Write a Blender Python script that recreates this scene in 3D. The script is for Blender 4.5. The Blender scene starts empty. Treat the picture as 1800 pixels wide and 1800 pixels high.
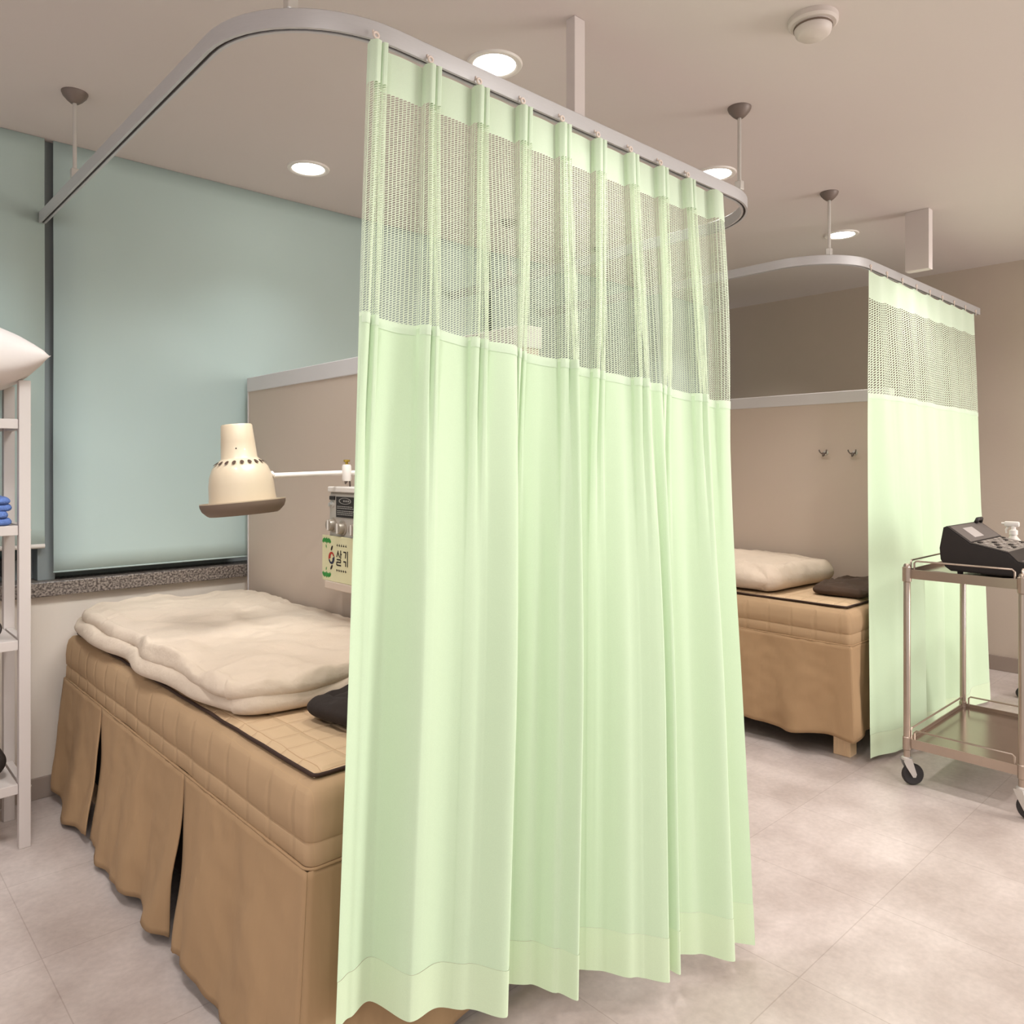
import bpy, bmesh, math, random
from mathutils import Vector, Matrix, noise
random.seed(7)
C = bpy.context.scene.collection
PI = math.pi
H = 2.5            # ceiling height
CAM = 1.26         # camera height
FX, FY = 0.6803, 0.7329     # camera heading in world XY (X runs along the window wall, Y towards it)

# ------------------------------------------------------------------ materials
def new_mat(name):
    m = bpy.data.materials.new(name); m.use_nodes = True
    nt = m.node_tree
    return m, nt, nt.nodes, nt.links, nt.nodes['Principled BSDF']

def srgb(r, g, b):
    def f(c):
        c /= 255.0
        return c/12.92 if c <= 0.04045 else ((c+0.055)/1.055)**2.4
    return (f(r), f(g), f(b), 1.0)

def mat(name, col, rough=0.6, metal=0.0, var=0.06, vscale=6.0, bump=0.0, bscale=80.0, spec=0.5, coat=0.0, stretch=None):
    m, nt, N, L, P = new_mat(name)
    tc = N.new('ShaderNodeTexCoord')
    mp = N.new('ShaderNodeMapping'); L.new(tc.outputs['Object'], mp.inputs['Vector'])
    if stretch: mp.inputs['Scale'].default_value = stretch
    nz = N.new('ShaderNodeTexNoise'); nz.inputs['Scale'].default_value = vscale; nz.inputs['Detail'].default_value = 4
    L.new(mp.outputs['Vector'], nz.inputs['Vector'])
    mx = N.new('ShaderNodeMix'); mx.data_type = 'RGBA'
    mx.inputs[6].default_value = tuple(c*(1-var) for c in col[:3])+(1,)
    mx.inputs[7].default_value = tuple(min(1, c*(1+var)) for c in col[:3])+(1,)
    L.new(nz.outputs['Fac'], mx.inputs[0]); L.new(mx.outputs[2], P.inputs['Base Color'])
    P.inputs['Roughness'].default_value = rough; P.inputs['Metallic'].default_value = metal
    P.inputs['Specular IOR Level'].default_value = spec
    P.inputs['Coat Weight'].default_value = coat
    if bump:
        n2 = N.new('ShaderNodeTexNoise'); n2.inputs['Scale'].default_value = bscale; n2.inputs['Detail'].default_value = 3
        L.new(mp.outputs['Vector'], n2.inputs['Vector'])
        b = N.new('ShaderNodeBump'); b.inputs['Strength'].default_value = bump; b.inputs['Distance'].default_value = 0.01
        L.new(n2.outputs['Fac'], b.inputs['Height']); L.new(b.outputs['Normal'], P.inputs['Normal'])
    return m

def emit(name, col, s):
    m, nt, N, L, P = new_mat(name)
    P.inputs['Base Color'].default_value = col
    P.inputs['Emission Color'].default_value = col; P.inputs['Emission Strength'].default_value = s
    return m

M = {}
M['ceiling'] = mat('ceiling_paint', srgb(208,197,191), 0.9, var=0.02, vscale=1.5)
M['wall'] = mat('wall_paint', srgb(192,176,160), 0.85, var=0.03, vscale=3, bump=0.05)
M['wallpaper'] = mat('wallpaper_cream', srgb(212,200,186), 0.85, var=0.05, vscale=9, bump=0.05, stretch=(1,1,0.15))
M['partition'] = mat('partition_board', srgb(202,184,168), 0.7, var=0.025, vscale=3)
M['cap'] = mat('partition_cap', srgb(214,208,206), 0.5, var=0.02)
M['base'] = mat('baseboard_vinyl', srgb(150,134,122), 0.55, var=0.04)
M['white'] = mat('white_enamel', srgb(226,218,210), 0.4, var=0.02)
M['rack'] = mat('rack_enamel', srgb(198,187,180), 0.45, var=0.02)
M['alu'] = mat('brushed_aluminium', srgb(200,198,198), 0.42, 0.4, var=0.05, vscale=30, stretch=(1,1,12))
M['slot'] = mat('track_dark', srgb(52,44,40), 0.7)
M['cup'] = mat('ceiling_cup_grey', srgb(120,106,98), 0.5, 0.3)
M['rod'] = mat('hanger_rod', srgb(210,206,200), 0.35, 0.6)
M['frame'] = mat('window_frame_grey', srgb(128,134,134), 0.5, 0.2, var=0.03)
M['steel'] = mat('stainless_steel', srgb(176,160,146), 0.28, 0.85, var=0.08, vscale=14)
M['tray'] = mat('stainless_tray', srgb(160,142,130), 0.18, 0.9, var=0.03)
M['rubber'] = mat('black_rubber', srgb(44,40,40), 0.6)
M['black'] = mat('black_plastic', srgb(30,22,20), 0.5, var=0.1)
M['panelgrey'] = mat('panel_grey', srgb(92,84,80), 0.5, var=0.1, vscale=40)
M['btn'] = mat('button_grey', srgb(150,140,132), 0.5)
M['lcd'] = mat('lcd_glass', srgb(172,164,160), 0.3)
M['cream'] = mat('cream_enamel', srgb(202,184,158), 0.35, var=0.02, coat=0.3)
M['hole'] = mat('dark_hole', srgb(70,50,38), 0.8)
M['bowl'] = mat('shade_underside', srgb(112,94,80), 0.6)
M['tan'] = mat('tan_cotton', srgb(164,133,98), 0.9, var=0.08, vscale=7, bump=0.5, bscale=14, stretch=(1,1,0.35))
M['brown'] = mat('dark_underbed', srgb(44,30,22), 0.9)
M['blanket'] = mat('cream_duvet', srgb(206,188,168), 0.9, var=0.05, vscale=9, bump=0.5, bscale=30)
M['blackcloth'] = mat('black_cloth', srgb(38,28,22), 0.9, var=0.3, vscale=12, bump=0.3, bscale=40)
M['browncloth'] = mat('dark_brown_cloth', srgb(72,54,40), 0.9, var=0.35, vscale=12, bump=0.3, bscale=40)
M['pipe'] = mat('dark_piping', srgb(52,30,18), 0.8)
M['pillow'] = mat('white_pillowcase', srgb(224,213,206), 0.9, var=0.03, bump=0.15, bscale=18)
M['blue'] = mat('blue_towel', srgb(96,122,182), 0.95, var=0.12, vscale=60, bump=0.5, bscale=300)
M['wood'] = mat('pale_wood', srgb(232,200,160), 0.6, var=0.12, vscale=20, stretch=(1,6,1))
M['plastic'] = mat('ivory_plastic', srgb(226,208,196), 0.4)
M['devgrey'] = mat('device_grey', srgb(176,168,158), 0.45, 0.3, var=0.05)
M['red'] = mat('print_red', srgb(170,50,36), 0.7)
M['navy'] = mat('print_navy', srgb(30,34,60), 0.7)
M['ink'] = mat('print_black', srgb(40,30,26), 0.7)
M['green'] = mat('print_green', srgb(52,140,60), 0.7)
M['sign'] = mat('sign_card', srgb(214,208,168), 0.7, var=0.06)
M['inkgrey'] = mat('print_grey', srgb(150,146,140), 0.7)
M['gold'] = mat('brass', srgb(190,160,70), 0.3, 0.8)
M['lamp'] = emit('downlight_glow', (1.0, 0.97, 0.92, 1), 14.0)
M['clear'] = mat('frosted_plastic', srgb(214,206,196), 0.25, var=0.03)
M['detector'] = mat('detector_white', srgb(206,194,186), 0.5, var=0.02)

# floor: large vinyl tiles, mottled
def floor_mat():
    m, nt, N, L, P = new_mat('floor_stone_vinyl')
    tc = N.new('ShaderNodeTexCoord')
    n1 = N.new('ShaderNodeTexNoise'); n1.inputs['Scale'].default_value = 3.2; n1.inputs['Detail'].default_value = 8; n1.inputs['Roughness'].default_value = 0.62
    L.new(tc.outputs['Object'], n1.inputs['Vector'])
    cr = N.new('ShaderNodeValToRGB')
    cr.color_ramp.elements[0].position = 0.32; cr.color_ramp.elements[0].color = srgb(176,162,154)
    cr.color_ramp.elements[1].position = 0.68; cr.color_ramp.elements[1].color = srgb(210,198,191)
    L.new(n1.outputs['Fac'], cr.inputs['Fac'])
    n2 = N.new('ShaderNodeTexNoise'); n2.inputs['Scale'].default_value = 60; n2.inputs['Detail'].default_value = 4
    L.new(tc.outputs['Object'], n2.inputs['Vector'])
    mr = N.new('ShaderNodeMapRange'); mr.inputs[1].default_value = .3; mr.inputs[2].default_value = .7; mr.inputs[3].default_value = .93; mr.inputs[4].default_value = 1.05
    L.new(n2.outputs['Fac'], mr.inputs[0])
    mu = N.new('ShaderNodeMix'); mu.data_type = 'RGBA'; mu.blend_type = 'MULTIPLY'; mu.inputs[0].default_value = 1
    L.new(cr.outputs['Color'], mu.inputs[6]); L.new(mr.outputs[0], mu.inputs[7])
    bk = N.new('ShaderNodeTexBrick'); bk.offset = 0.0; bk.inputs['Scale'].default_value = 1.0
    bk.inputs['Brick Width'].default_value = 0.45; bk.inputs['Row Height'].default_value = 0.45
    bk.inputs['Mortar Size'].default_value = 0.0016; bk.inputs['Mortar Smooth'].default_value = 0.2
    bk.inputs['Color1'].default_value = (1,1,1,1); bk.inputs['Color2'].default_value = (.965,.96,.955,1); bk.inputs['Mortar'].default_value = (.8,.78,.76,1)
    L.new(tc.outputs['Object'], bk.inputs['Vector'])
    m2 = N.new('ShaderNodeMix'); m2.data_type = 'RGBA'; m2.blend_type = 'MULTIPLY'; m2.inputs[0].default_value = 1
    L.new(mu.outputs[2], m2.inputs[6]); L.new(bk.outputs['Color'], m2.inputs[7])
    L.new(m2.outputs[2], P.inputs['Base Color'])
    P.inputs['Roughness'].default_value = 0.42; P.inputs['Specular IOR Level'].default_value = 0.35
    return m
M['floor'] = floor_mat()

def granite():
    m, nt, N, L, P = new_mat('granite_sill')
    tc = N.new('ShaderNodeTexCoord')
    v = N.new('ShaderNodeTexNoise'); v.inputs['Scale'].default_value = 130; v.inputs['Detail'].default_value = 6
    L.new(tc.outputs['Object'], v.inputs['Vector'])
    cr = N.new('ShaderNodeValToRGB'); cr.color_ramp.elements[0].position = .4; cr.color_ramp.elements[0].color = srgb(66,56,52)
    cr.color_ramp.elements[1].position = .62; cr.color_ramp.elements[1].color = srgb(150,138,128)
    L.new(v.outputs['Fac'], cr.inputs['Fac']); L.new(cr.outputs['Color'], P.inputs['Base Color'])
    P.inputs['Roughness'].default_value = .35
    return m
M['granite'] = granite()

def blind_mat():
    m, nt, N, L, P = new_mat('roller_blind_teal')
    tc = N.new('ShaderNodeTexCoord')
    n = N.new('ShaderNodeTexNoise'); n.inputs['Scale'].default_value = 2; L.new(tc.outputs['Object'], n.inputs['Vector'])
    mx = N.new('ShaderNodeMix'); mx.data_type = 'RGBA'
    mx.inputs[6].default_value = srgb(170,186,180); mx.inputs[7].default_value = srgb(180,194,189)
    L.new(n.outputs['Fac'], mx.inputs[0]); L.new(mx.outputs[2], P.inputs['Base Color'])
    P.inputs['Roughness'].default_value = .75; P.inputs['Specular IOR Level'].default_value = .3
    return m
M['blind'] = blind_mat()

def quilt(name, col, cell, line, offs=(0,0,0), mode='xy', strength=0.8, lw=.035):
    """tan cotton with stitched lines every `cell` metres"""
    m, nt, N, L, P = new_mat(name)
    tc = N.new('ShaderNodeTexCoord')
    sep = N.new('ShaderNodeSeparateXYZ'); 
    mp = N.new('ShaderNodeMapping'); mp.inputs['Location'].default_value = offs; L.new(tc.outputs['Object'], mp.inputs['Vector'])
    nz = N.new('ShaderNodeTexNoise'); nz.inputs['Scale'].default_value = 9; L.new(mp.outputs['Vector'], nz.inputs['Vector'])
    ad = N.new('ShaderNodeVectorMath'); ad.operation = 'MULTIPLY_ADD'; ad.inputs[1].default_value = (.012,)*3
    L.new(nz.outputs['Color'], ad.inputs[0]); L.new(mp.outputs['Vector'], ad.inputs[2])
    L.new(ad.outputs['Vector'], sep.inputs['Vector'])
    def fld(sock, size):
        d = N.new('ShaderNodeMath'); d.operation = 'DIVIDE'; L.new(sock, d.inputs[0]); d.inputs[1].default_value = size
        f = N.new('ShaderNodeMath'); f.operation = 'FRACT'; L.new(d.outputs[0], f.inputs[0])
        s = N.new('ShaderNodeMath'); s.operation = 'SUBTRACT'; L.new(f.outputs[0], s.inputs[0]); s.inputs[1].default_value = .5
        a = N.new('ShaderNodeMath'); a.operation = 'ABSOLUTE'; L.new(s.outputs[0], a.inputs[0])
        m_ = N.new('ShaderNodeMath'); m_.operation = 'SUBTRACT'; m_.inputs[0].default_value = .5; L.new(a.outputs[0], m_.inputs[1])
        return m_.outputs[0]      # 0 at the seam, .5 in the middle
    socks = {'x':sep.outputs[0], 'y':sep.outputs[1], 'z':sep.outputs[2]}
    parts = [fld(socks[c], cell[i]) for i, c in enumerate(mode)]
    mn = parts[0]
    for p in parts[1:]:
        q = N.new('ShaderNodeMath'); q.operation = 'MINIMUM'; L.new(mn, q.inputs[0]); L.new(p, q.inputs[1]); mn = q.outputs[0]
    mr = N.new('ShaderNodeMapRange'); mr.interpolation_type = 'SMOOTHSTEP'; mr.inputs[1].default_value = 0; mr.inputs[2].default_value = .16
    L.new(mn, mr.inputs[0])
    m3 = N.new('ShaderNodeMapRange'); m3.inputs[1].default_value = 0; m3.inputs[2].default_value = lw; L.new(mn, m3.inputs[0])
    mx = N.new('ShaderNodeMix'); mx.data_type = 'RGBA'; mx.inputs[6].default_value = line; 
    n2 = N.new('ShaderNodeTexNoise'); n2.inputs['Scale'].default_value = 8; n2.inputs['Detail'].default_value = 5; L.new(tc.outputs['Object'], n2.inputs['Vector'])
    m4 = N.new('ShaderNodeMix'); m4.data_type = 'RGBA'; m4.inputs[6].default_value = tuple(c*.9 for c in col[:3])+(1,); m4.inputs[7].default_value = tuple(c*1.1 for c in col[:3])+(1,)
    L.new(n2.outputs['Fac'], m4.inputs[0]); L.new(m4.outputs[2], mx.inputs[7])
    L.new(m3.outputs[0], mx.inputs[0]); L.new(mx.outputs[2], P.inputs['Base Color'])
    hs = N.new('ShaderNodeMath'); hs.operation = 'MULTIPLY_ADD'; L.new(n2.outputs['Fac'], hs.inputs[0]); hs.inputs[1].default_value = .5; L.new(mr.outputs[0], hs.inputs[2])
    b = N.new('ShaderNodeBump'); b.inputs['Strength'].default_value = strength; b.inputs['Distance'].default_value = .012
    L.new(hs.outputs[0], b.inputs['Height']); L.new(b.outputs['Normal'], P.inputs['Normal'])
    P.inputs['Roughness'].default_value = .9; P.inputs['Specular IOR Level'].default_value = .2
    return m
TAN = srgb(176,147,114)
M['mattress'] = quilt('quilted_mattress_cover', TAN, (.11,.11), srgb(180,150,114), mode='yx', strength=.3, lw=.01)
M['mat'] = quilt('quilted_mat', srgb(200,172,138), (.075,.075), srgb(168,136,102), mode='xy', strength=.35, lw=.02)

def cloth(name, col, transl=0.35, mesh=False, shade=None):
    m = bpy.data.materials.new(name); m.use_nodes = True
    nt = m.node_tree; N = nt.nodes; L = nt.links; N.clear()
    out = N.new('ShaderNodeOutputMaterial')
    tc = N.new('ShaderNodeTexCoord')
    nz = N.new('ShaderNodeTexNoise'); nz.inputs['Scale'].default_value = 500; nz.inputs['Detail'].default_value = 2
    L.new(tc.outputs['Object'], nz.inputs['Vector'])
    mx = N.new('ShaderNodeMix'); mx.data_type = 'RGBA'
    mx.inputs[6].default_value = tuple(c*.95 for c in col[:3])+(1,); mx.inputs[7].default_value = tuple(min(1,c*1.05) for c in col[:3])+(1,)
    L.new(nz.outputs['Fac'], mx.inputs[0])
    d = N.new('ShaderNodeBsdfDiffuse'); d.inputs['Roughness'].default_value = .6
    t = N.new('ShaderNodeBsdfTranslucent')
    L.new(mx.outputs[2], d.inputs['Color']); L.new(mx.outputs[2], t.inputs['Color'])
    n2 = N.new('ShaderNodeTexNoise'); n2.inputs['Scale'].default_value = 7; n2.inputs['Detail'].default_value = 3
    L.new(tc.outputs['Object'], n2.inputs['Vector'])
    b = N.new('ShaderNodeBump'); b.inputs['Strength'].default_value = .12; b.inputs['Distance'].default_value = .02
    L.new(n2.outputs['Fac'], b.inputs['Height']); L.new(b.outputs['Normal'], d.inputs['Normal'])
    s = N.new('ShaderNodeMixShader'); s.inputs[0].default_value = transl
    L.new(d.outputs[0], s.inputs[1]); L.new(t.outputs[0], s.inputs[2])
    if not mesh:
        L.new(s.outputs[0], out.inputs[0]); return m
    uv = N.new('ShaderNodeUVMap'); uv.uv_map = 'UVMap'
    sp = N.new('ShaderNodeSeparateXYZ'); L.new(uv.outputs[0], sp.inputs[0])
    def mth(op, a, b=None):
        k = N.new('ShaderNodeMath'); k.operation = op
        for i, q in enumerate((a, b)):
            if q is None: continue
            if isinstance(q, (int, float)): k.inputs[i].default_value = q
            else: L.new(q, k.inputs[i])
        return k.outputs[0]
    cx = mth('DIVIDE', sp.outputs[0], mesh[0])
    fx = mth('FRACT', cx)
    fy = mth('FRACT', mth('ADD', mth('DIVIDE', sp.outputs[1], mesh[1]), mth('MULTIPLY', fx, 0.8)))
    hx = mth('MULTIPLY', mth('GREATER_THAN', fx, mesh[2]), mth('LESS_THAN', fx, 1.0))
    hy = mth('GREATER_THAN', fy, mesh[3])
    hole = mth('MULTIPLY', hx, hy)
    tr = N.new('ShaderNodeBsdfTransparent')
    f = N.new('ShaderNodeMixShader')
    L.new(hole, f.inputs[0]); L.new(s.outputs[0], f.inputs[1]); L.new(tr.outputs[0], f.inputs[2])
    L.new(f.outputs[0], out.inputs[0])
    return m
GREEN = srgb(211,229,199)
M['curtain'] = cloth('green_curtain_fabric', GREEN, .06)
M['hem'] = cloth('green_curtain_hem', srgb(217,232,201), .08)
M['heading'] = cloth('green_curtain_heading', srgb(226,240,217), .2)
M['net'] = cloth('green_curtain_net', srgb(232,243,220), .35, mesh=(.0105, .0052, .20, .36))
M['net_fine'] = cloth('green_curtain_net_fine', srgb(228,240,216), .3, mesh=(.02, .012, .3, .45))

# ------------------------------------------------------------------ object helpers
def link(name, bm, m, parent=None, smooth=False, auto=None):
    me = bpy.data.meshes.new(name); bm.normal_update(); bm.to_mesh(me); bm.free()
    o = bpy.data.objects.new(name, me); C.objects.link(o)
    if m: me.materials.append(m)
    if smooth:
        for p in me.polygons: p.use_smooth = True
        if auto is not None:
            me.set_sharp_from_angle(angle=math.radians(auto))
    if parent: o.parent = parent
    return o
def tag(o, label, cat, group=None, kind=None):
    o['label'] = label; o['category'] = cat
    if group: o['group'] = group
    if kind: o['kind'] = kind
    return o
def thing(name, label, cat, loc=(0,0,0), rz=0, group=None):
    o = bpy.data.objects.new(name, None); C.objects.link(o)
    o.location = loc; o.rotation_euler = (0,0,rz); o.empty_display_size = .05
    return tag(o, label, cat, group)
def struct(name, bm, m, parent=None, label=None, smooth=False):
    o = link(name, bm, m, parent, smooth, 40)
    o['kind'] = 'structure'
    if label: o['label'] = label
    return o
def box(bm, x0, x1, y0, y1, z0, z1, bev=0.0, seg=2):
    r = bmesh.ops.create_cube(bm, size=1)
    vs = r['verts']
    bmesh.ops.scale(bm, vec=(x1-x0, y1-y0, z1-z0), verts=vs)
    bmesh.ops.translate(bm, vec=((x0+x1)/2, (y0+y1)/2, (z0+z1)/2), verts=vs)
    if bev:
        es = list({e for v in vs for e in v.link_edges})
        bmesh.ops.bevel(bm, geom=es, offset=bev, segments=seg, affect='EDGES', profile=.5)
    return bm
def boxes(*a, bev=0.0):
    bm = bmesh.new()
    for b in a: box(bm, *b, bev=bev)
    return bm
def tube(bm, pts, r, n=10, cap=True, radii=None):
    pts = [Vector(p) for p in pts]; rings = []
    up = None
    for i, p in enumerate(pts):
        a = pts[max(0, i-1)]; b = pts[min(len(pts)-1, i+1)]
        t = (b-a).normalized()
        if up is None:
            up = Vector((0,0,1)) if abs(t.z) < .9 else Vector((1,0,0))
        s = t.cross(up)
        if s.length < 1e-5: s = t.cross(Vector((0,1,0)))
        s.normalize(); up = s.cross(t).normalized()
        rr = radii[i] if radii else r
        rings.append([bm.verts.new(p + (s*math.cos(2*PI*k/n) + up*math.sin(2*PI*k/n))*rr) for k in range(n)])
    for i in range(len(rings)-1):
        for k in range(n):
            bm.faces.new((rings[i][k], rings[i][(k+1)%n], rings[i+1][(k+1)%n], rings[i+1][k]))
    if cap:
        bm.faces.new(rings[0][::-1]); bm.faces.new(rings[-1])
    return bm
def lathe(bm, prof, n=32, loc=(0,0,0), mtx=None, close=False):
    rings = []
    for r, z in prof:
        rings.append([bm.verts.new((mtx or Matrix()) @ Vector((r*math.cos(2*PI*k/n), r*math.sin(2*PI*k/n), z)) + Vector(loc)) for k in range(n)])
    for i in range(len(rings)-1):
        for k in range(n):
            bm.faces.new((rings[i][k], rings[i][(k+1)%n], rings[i+1][(k+1)%n], rings[i+1][k]))
    if close:
        bm.faces.new(rings[0][::-1]); bm.faces.new(rings[-1])
    bmesh.ops.recalc_face_normals(bm, faces=bm.faces[:])
    return bm
def torus(bm, loc, R, r, axis='Y', n=16, k=8):
    loc = Vector(loc); g = []
    for i in range(n):
        a = 2*PI*i/n
        row = []
        for j in range(k):
            b = 2*PI*j/k
            x = (R+r*math.cos(b))*math.cos(a); y = (R+r*math.cos(b))*math.sin(a); z = r*math.sin(b)
            v = {'Z':(x,y,z), 'Y':(x,z,y), 'X':(z,x,y)}[axis]
            row.append(bm.verts.new(loc+Vector(v)))
        g.append(row)
    for i in range(n):
        for j in range(k):
            bm.faces.new((g[i][j], g[(i+1)%n][j], g[(i+1)%n][(j+1)%k], g[i][(j+1)%k]))
    return bm
def prism(bm, pts, to3, depth):
    """flat polygon pts (a,b) -> extruded solid; to3(a,b,d) gives the point"""
    A = [bm.verts.new(to3(a, b, 0)) for a, b in pts]; B = [bm.verts.new(to3(a, b, depth)) for a, b in pts]
    n = len(pts)
    bm.faces.new(A); bm.faces.new(B[::-1])
    for i in range(n): bm.faces.new((A[i], B[i], B[(i+1)%n], A[(i+1)%n]))
    bmesh.ops.recalc_face_normals(bm, faces=bm.faces[:])
    return bm
def sstep(a, b, x):
    t = max(0, min(1, (x-a)/(b-a))); return t*t*(3-2*t)
def lerp(a, b, t): return a+(b-a)*t
def nz(x, y, z=0.0): return noise.noise(Vector((x, y, z)))

def puff(bm, x0, x1, y0, y1, z0, th, nx=60, ny=60, wr=.012, sc=6, seed=0, p=.5, sq=2.6, crown=.25, base=0.0, wob=.01, skew=None):
    """soft stuffed slab: flat bottom, rounded edges, wrinkled top"""
    top, bot = [], []
    for i in range(nx+1):
        a = i/nx; rt, rb = [], []
        for j in range(ny+1):
            b = j/ny
            # squeeze samples towards the rim so it stays round
            ea = .5-.5*math.cos(PI*a); eb = .5-.5*math.cos(PI*b)
            u, v = 2*ea-1, 2*eb-1
            m = max(abs(u), abs(v))
            # rounded-corner outline
            k = 1.0
            if m > 0:
                l = (abs(u)**sq*0+abs(u)**8+abs(v)**8)**(1/8)
                k = m/l
            uu, vv = u*k, v*k
            x = lerp(x0, x1, .5+uu/2); y = lerp(y0, y1, .5+vv/2)
            if skew: x += skew*(vv)
            x += wob*nz(y*4, seed+1.3)*abs(uu)**3; y += wob*nz(x*4, seed+7.7)*abs(vv)**3
            W, Ht = (x1-x0)/2, (y1-y0)/2
            e = min((1-abs(u))*W, (1-abs(v))*Ht)
            rim = min(1, e/(th*.55))
            prof = math.sqrt(max(0, 1-(1-rim)**2))
            h = th*prof*(1-crown+crown*(1-u*u)*(1-v*v))
            w1 = nz(x*sc, y*sc, seed)*wr + (0.5-abs(nz(x*sc*1.7+3, y*sc*.8, seed+5)))*wr*1.4 + nz(x*sc*4, y*sc*4, seed+9)*wr*.25
            zt = z0 + th*.5 + (h-th*.5)*1.0 if False else z0 + th*.42 + (h - .42*th)*1.0 if rim >= 1 else z0 + th*.42*(1-prof*0) + (th*.58*(1-crown+crown*(1-u*u)*(1-v*v)))*prof
            zt += w1*sstep(0, .6, rim)
            wx, wy = x+.05*nz(x*3, y*3, seed+20), y+.05*nz(x*3+9, y*3, seed+20)
            zt += wr*.55*(.35-abs(nz(wx*5, wy*17, seed+30)))*sstep(0, .4, rim) + wr*.3*nz(wx*30, wy*12, seed+40)*max(0, 1-e/.12)
            zb = z0 + th*.42*(1-prof) + base*nz(x*3, y*3, seed)
            rt.append(bm.verts.new((x, y, zt)))
            rim_v = (i in (0, nx) or j in (0, ny))
            rb.append(rt[-1] if rim_v else bm.verts.new((x, y, min(zb, zt-.002))))
        top.append(rt); bot.append(rb)
    for i in range(nx):
        for j in range(ny):
            bm.faces.new((top[i][j], top[i+1][j], top[i+1][j+1], top[i][j+1]))
            try: bm.faces.new((bot[i][j+1], bot[i+1][j+1], bot[i+1][j], bot[i][j]))
            except ValueError: pass
    return bm

def at(px, py, Y=None, X=None, z=None):
    """world point seen at a photo pixel, on the wall plane X=, Y= or height z="""
    a = (px-900)/1346.0
    dx, dy = FY*a + FX, -FX*a + FY
    if X is not None: d = X/dx
    elif Y is not None: d = Y/dy
    else: d = (CAM-z)*1346.0/(py-818)
    return Vector((dx*d, dy*d, CAM-(py-818)/1346.0*d if z is None else z))

# ------------------------------------------------------------------ the room
YW, XB = 3.343, 5.40
XL, YN = -2.6, -3.2
struct('floor', boxes((XL, XB+.1, YN, YW+.3, -.06, 0)), M['floor'], label='pale mottled stone-look vinyl tile floor')
struct('ceiling', boxes((XL, XB+.1, YN, YW+.3, H, H+.06)), M['ceiling'], label='smooth beige painted ceiling')
SILL = .82
struct('wall_window', boxes((XL, XB, YW, YW+.25, 0, SILL-.055)), M['wallpaper'], label='cream papered wall under the window sill')
struct('wall_back', boxes((XB, XB+.1, YN, YW+.3, 0, H)), M['wall'], label='plain beige back wall')
struct('baseboard_window', boxes((XL, XB, YW-.012, YW, 0, .08), bev=.002), M['base'], label='grey-brown baseboard under the window')
struct('baseboard_back', boxes((XB-.012, XB, YN, YW-.012, 0, .09), bev=.002), M['base'], label='grey-brown baseboard of the back wall')
struct('trim_sill', boxes((XL, XB, YW-.035, YW+.25, SILL-.055, SILL), bev=.003), M['granite'], label='speckled granite window sill')
# windows behind the blinds: grey frames with dark glass
glass = mat('window_glass_dark', srgb(66,84,86), .1, var=.05)
mull = [-1.6, .688, 2.9, 5.2]
for i in range(3):
    xa, xb = mull[i], mull[i+1]
    f = struct('window_%d' % (i+1), boxes((xa+.001, xb-.001, YW+.10, YW+.16, SILL, SILL+.075),
               (xa+.001, xb-.001, YW+.10, YW+.16, H-.06, H), (xa+.03, xa+.075, YW+.10, YW+.16, SILL+.075, H-.06),
               (xb-.075, xb-.03, YW+.10, YW+.16, SILL+.075, H-.06)), M['frame'], label='grey framed window behind a blind')
    link('pane', boxes((xa+.03, xb-.03, YW+.125, YW+.131, SILL+.075, H-.06)), glass, f)
    if i == 0:
        hb = bmesh.new(); box(hb, xb-.14, xb-.10, YW+.06, YW+.10, SILL+.02, SILL+.09, bev=.006); box(hb, xb-.132, xb-.108, YW+.04, YW+.06, SILL+.005, SILL+.06, bev=.005)
        link('window_latch', hb, M['black'], f)
for i, x in enumerate(mull):
    struct('trim_%d' % (i+1), boxes((x-.03, x+.03, YW+.02, YW+.18, SILL, H), bev=.002), M['frame'], label='grey window mullion')
# roller blinds
def blind(x0, x1, zb, label):
    t = thing('roller_blind', label, 'blind', ((x0+x1)/2, YW, 0), 0, 'roller blinds over the windows')
    w = (x1-x0)/2; bm = bmesh.new()
    n = 24; A, B = [], []
    for k in range(n+1):
        z = lerp(zb, H-.001, k/n); dy = -.012 + .0
        A.append([bm.verts.new((sx*w, dy+.003*math.sin(6*z), z)) for sx in [q/8-1 for q in range(17)]])
    for k in range(n):
        for q in range(16): bm.faces.new((A[k][q], A[k][q+1], A[k+1][q+1], A[k+1][q]))
    fo = link('blind_fabric', bm, M['blind'], t, True)
    sm = fo.modifiers.new('thick', 'SOLIDIFY'); sm.thickness = .0015
    b = bmesh.new(); tube(b, [(-w, -.012, zb), (w, -.012, zb)], .009 if zb > .87 else .004, 10)
    link('bottom_bar', b, M['white'] if zb > .87 else M['blind'], t, True)
    return t
blind(-1.58, .676, .955, 'teal roller blind behind the white rack, left of the grey mullion')
blind(.705, 2.87, .853, 'wide teal roller blind hanging behind the near bed and lamp')
blind(2.93, 5.18, .853, 'teal roller blind in the far bay, seen through the curtain net')

# half-height partitions
def partition(n, X, label):
    p = struct('wall_partition_%s' % n, boxes((X, X+.06, 1.52, 3.285, 0, 1.585)), M['partition'], label=label)
    c = link('partition_cap', boxes((X-.006, X+.066, 1.515, 3.29, 1.585, 1.647), bev=.003), M['cap'], p)
    s = link('edge_strip', boxes((X-.003, X+.063, 3.285, 3.292, 0, 1.585)), M['cap'], p)
P1X, P2X = 1.455, 3.975
partition('near', P1X, 'beige half-height partition behind the near bed')
partition('far', P2X, 'beige half-height partition with two coat hooks')
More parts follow.
